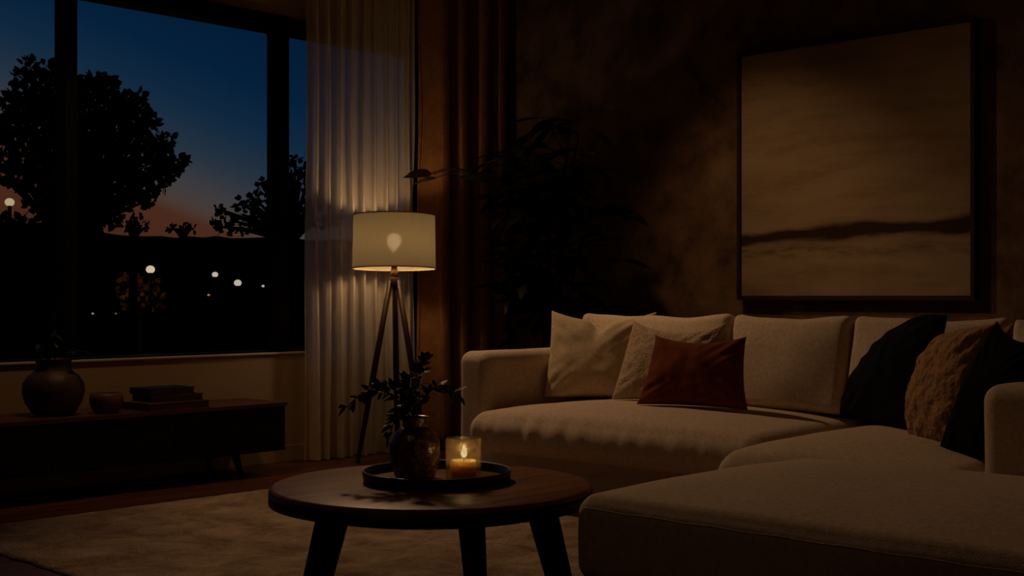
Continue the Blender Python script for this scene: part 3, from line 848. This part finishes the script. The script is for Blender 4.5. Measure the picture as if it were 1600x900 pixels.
def P(x, y): return ((x - 800) / 2000, (463 - y) / 2000)
def cl(lst): return [(*P(x, y), r / 2000) for x, y, r in lst]
rnd = random.Random(3)
big = [(48, 108, 13), (72, 108, 11), (36, 122, 12), (60, 130, 16), (82, 138, 18), (110, 140, 22), (150, 130, 12), (165, 128, 10), (138, 142, 16), (172, 140, 9),
       (18, 160, 14), (36, 165, 18), (10, 182, 16), (60, 165, 22), (95, 170, 26), (130, 170, 26), (165, 165, 18), (198, 158, 12), (215, 154, 9), (185, 172, 17), (218, 166, 11),
       (-10, 200, 18), (25, 200, 20), (60, 205, 24), (100, 210, 28), (140, 208, 28), (178, 200, 22), (208, 190, 16), (228, 188, 12), (236, 194, 6), (205, 216, 16),
       (230, 222, 14), (250, 222, 11), (262, 218, 8), (240, 238, 15), (262, 252, 8), (276, 256, 9), (284, 252, 6), (255, 264, 13), (266, 266, 6),
       (-20, 240, 20), (12, 238, 20), (45, 245, 20), (80, 250, 26), (120, 255, 28), (160, 250, 26), (195, 245, 20), (222, 262, 18), (240, 282, 13), (258, 288, 9), (232, 300, 10), (215, 312, 10), (236, 312, 7),
       (0, 275, 18), (30, 280, 16), (62, 285, 18), (100, 292, 24), (140, 295, 25), (175, 290, 22), (205, 290, 16), (190, 312, 16), (160, 325, 18), (175, 340, 12), (120, 330, 22), (95, 335, 20),
       (5, 350, 10), (35, 352, 10), (60, 352, 10), (140, 350, 18), (48, 322, 6), (85, 318, 14)]
tree('broad_tree', 'large dark broadleaf tree outside behind the left window mullion', cl(big), P(100, 380), 19.0, 34, .135, 4)
right = [(350, 333, 7), (342, 327, 5), (360, 345, 7), (375, 318, 7), (386, 312, 7), (378, 335, 9), (395, 308, 8), (395, 325, 11), (410, 292, 9), (420, 282, 8), (412, 312, 14), (430, 300, 14),
         (405, 340, 15), (430, 330, 16), (440, 272, 10), (455, 265, 10), (462, 250, 5), (468, 262, 7), (450, 290, 14), (470, 285, 12), (455, 315, 16), (380, 352, 12), (450, 345, 16), (485, 270, 12), (500, 290, 14), (520, 310, 16), (490, 320, 18), (350, 355, 9), (335, 354, 6), (475, 340, 16), (510, 340, 16)]
tree('leafy_tree', 'dark leafy tree outside at the right edge of the window beside the curtain', cl(right), P(455, 380), 21.0, 22, .115, 9)
tree('small_tree', 'small rounded tree on the horizon just right of the large tree', cl([(205, 345, 7), (214, 341, 6), (196, 352, 7), (222, 352, 6), (232, 355, 5), (208, 356, 9)]), P(208, 372), 30.0, 20, .13, 12, spread=.3)
tree('small_tree', 'tiny bushy tree on the horizon near the middle of the window', cl([(268, 357, 4), (276, 358, 4), (290, 356, 5), (297, 352, 5), (302, 357, 4), (285, 360, 5)]), P(286, 372), 30.0, 16, .12, 13, spread=.3)
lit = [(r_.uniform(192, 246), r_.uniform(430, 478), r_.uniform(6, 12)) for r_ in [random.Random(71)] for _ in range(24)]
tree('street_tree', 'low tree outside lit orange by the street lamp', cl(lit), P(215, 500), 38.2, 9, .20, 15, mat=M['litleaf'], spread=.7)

def street_lamp(x, y, dist, rad, col, s, label):
    r, up = P(x, y)
    p = out_pt(r, up, dist)
    t = thing('street_lamp', label, 'street lamp', (p.x, p.y, GZ), 0, 'lights beyond the window')
    h = p.z - GZ
    bm = bmesh.new(); bmesh.ops.create_uvsphere(bm, u_segments=20, v_segments=12, radius=rad)
    for v in bm.verts: v.co = Vector((v.co.x, v.co.y, v.co.z * .88 + h))
    link_bm('globe', bm, emit('street_glow', col, s), t)
    bm = bmesh.new(); add_tube(bm, [(0, 0, .01), (0, 0, h * .5), (0, 0, h - rad * .8)], [.07, .05, .045], 8)
    link_bm('pole', bm, M['pole'], t)
    lathe('cap', [(rad * .2, h - rad * .95), (rad * .55, h - rad * .85), (rad * .45, h - rad * .72), (0, h - rad * .72)], M['pole'], t, 16)
    return p
W_ = (1, .80, .48)
sp = street_lamp(235, 421, 36, .125, W_, .62, 'brightest round street lamp beside the orange lit tree')
street_lamp(336, 429, 44, .105, (1, .86, .58), .52, 'pale street lamp right of the orange lit tree')
street_lamp(371.5, 442, 36, .105, (1, .86, .66), .50, 'whitish street lamp lower and right of its pale neighbour')
street_lamp(411, 447, 52, .060, (.9, .9, .9), .40, 'small white light nearest the curtain')
street_lamp(326, 461, 44, .045, (1, .5, .15), .30, 'tiny orange light under the pale street lamp')
street_lamp(145, 490, 30, .028, (.8, .85, .8), .25, 'tiny white light low below the large tree')
street_lamp(181, 490, 30, .024, (.6, .7, .2), .16, 'tiny yellow green light low in the dark garden')
street_lamp(15, 316, 30, .11, (1, .74, .42), .45, 'warm lamp showing through the left edge of the large tree')

# ------------------------------------------------------------------ sky
w = bpy.data.worlds.new('dusk_sky'); SC.world = w; w.use_nodes = True
nt = w.node_tree; nt.nodes.clear()
wo = nt.nodes.new('ShaderNodeOutputWorld'); bg = nt.nodes.new('ShaderNodeBackground')
tc = nt.nodes.new('ShaderNodeTexCoord'); sep = nt.nodes.new('ShaderNodeSeparateXYZ')
nt.links.new(tc.outputs['Generated'], sep.inputs[0])
SKY = [(.0, (.060, .018, .008)), (.054, (.068, .023, .011)), (.064, (.066, .043, .033)), (.079, (.050, .045, .048)), (.105, (.020, .033, .050)), (.135, (.0065, .0235, .050)),
       (.176, (.0016, .0150, .043)), (.23, (.0009, .0110, .035)), (.45, (.008, .018, .042)), (1, (.010, .022, .050))]
# the afterglow sits to the left of the window view, so the sky is paler there
dt = nd(nt, 'ShaderNodeVectorMath', operation='DOT_PRODUCT'); nt.links.new(tc.outputs['Generated'], dt.inputs[0])
dt.inputs[1].default_value = (-.689, .725, 0)
ma = nd(nt, 'ShaderNodeMath', operation='MULTIPLY_ADD'); nt.links.new(dt.outputs['Value'], ma.inputs[0])
ma.inputs[1].default_value = -.40; ma.inputs[2].default_value = .094
mc = nd(nt, 'ShaderNodeClamp'); mc.inputs['Min'].default_value = -.055; mc.inputs['Max'].default_value = .03; nt.links.new(ma.outputs[0], mc.inputs['Value'])
mb = nd(nt, 'ShaderNodeMath', operation='ADD'); nt.links.new(mc.outputs[0], mb.inputs[0]); nt.links.new(sep.outputs['Z'], mb.inputs[1])
r = ramp(nt, SKY); nt.links.new(mb.outputs[0], r.inputs['Fac'])
nt.links.new(r.outputs['Color'], bg.inputs['Color']); bg.inputs['Strength'].default_value = 1.0
nt.links.new(bg.outputs[0], wo.inputs['Surface'])

# ------------------------------------------------------------------ candle, street lamp and added unseen spots
def light(name, kind, loc, col, power, size=.1, target=None, **kw):
    l = bpy.data.lights.new(name, kind); l.energy = power; l.color = col
    if kind == 'AREA': l.size = size
    else: l.shadow_soft_size = size
    for k_, v in kw.items(): setattr(l, k_, v)
    o = bpy.data.objects.new(name, l); C.objects.link(o); o.location = loc
    if target is not None:
        o.rotation_euler = (Vector(target) - Vector(loc)).to_track_quat('-Z', 'Y').to_euler()
    return o
light('candle_light', 'POINT', (2.788, 2.856, .520), (1, .66, .31), .62, .010)
light('street_light', 'POINT', sp + Vector((-.3, .1, -.3)), (1, .65, .25), 60.0, .1)
light('added_ceiling_spot', 'SPOT', (4.45, 5.65, 3.05), (1, .60, .31), 100.0, .10, (3.9, 2.3, .4), spot_size=math.radians(106), spot_blend=.7)  # unseen key spot added to brighten the sofa, no fixture
light('added_ceiling_spot', 'SPOT', (.9, 2.6, 3.05), (1, .60, .30), 4.0, .10, (4.4, 3.2, .4), spot_size=math.radians(95), spot_blend=.8)  # weak added fill for faces turned to the camera, no fixture
light('added_wall_spot', 'SPOT', (3.3, 5.40, 3.05), (1, .56, .24), 40.0, .08, (3.55, 6.33, .50), spot_size=math.radians(66), spot_blend=.9)  # added washer lifting the low wall under the sill, unseen
light('added_art_spot', 'SPOT', (4.9, 4.3, 3.05), (1, .58, .28), 42.0, .08, (6.45, 3.9, .75), spot_size=math.radians(64), spot_blend=.9)  # added spot brightening the canvas and the wall near it, no fixture

# ------------------------------------------------------------------ camera
cam = bpy.data.cameras.new('camera'); cam.sensor_width = 36; cam.lens = 45.0
cam.shift_y = 13 / 1600; cam.clip_end = 400; cam.clip_start = .05
co = bpy.data.objects.new('camera', cam); C.objects.link(co)
co.location = (0, 0, 1.0)
co.rotation_euler = (PI / 2, 0, math.atan2(.689, .725) - PI / 2)
SC.camera = co
SC.view_settings.view_transform = 'Standard'
SC.view_settings.look = 'None'
SC.view_settings.exposure = 0.0
SC.view_settings.gamma = 1.0
SC.view_settings.use_curve_mapping = False
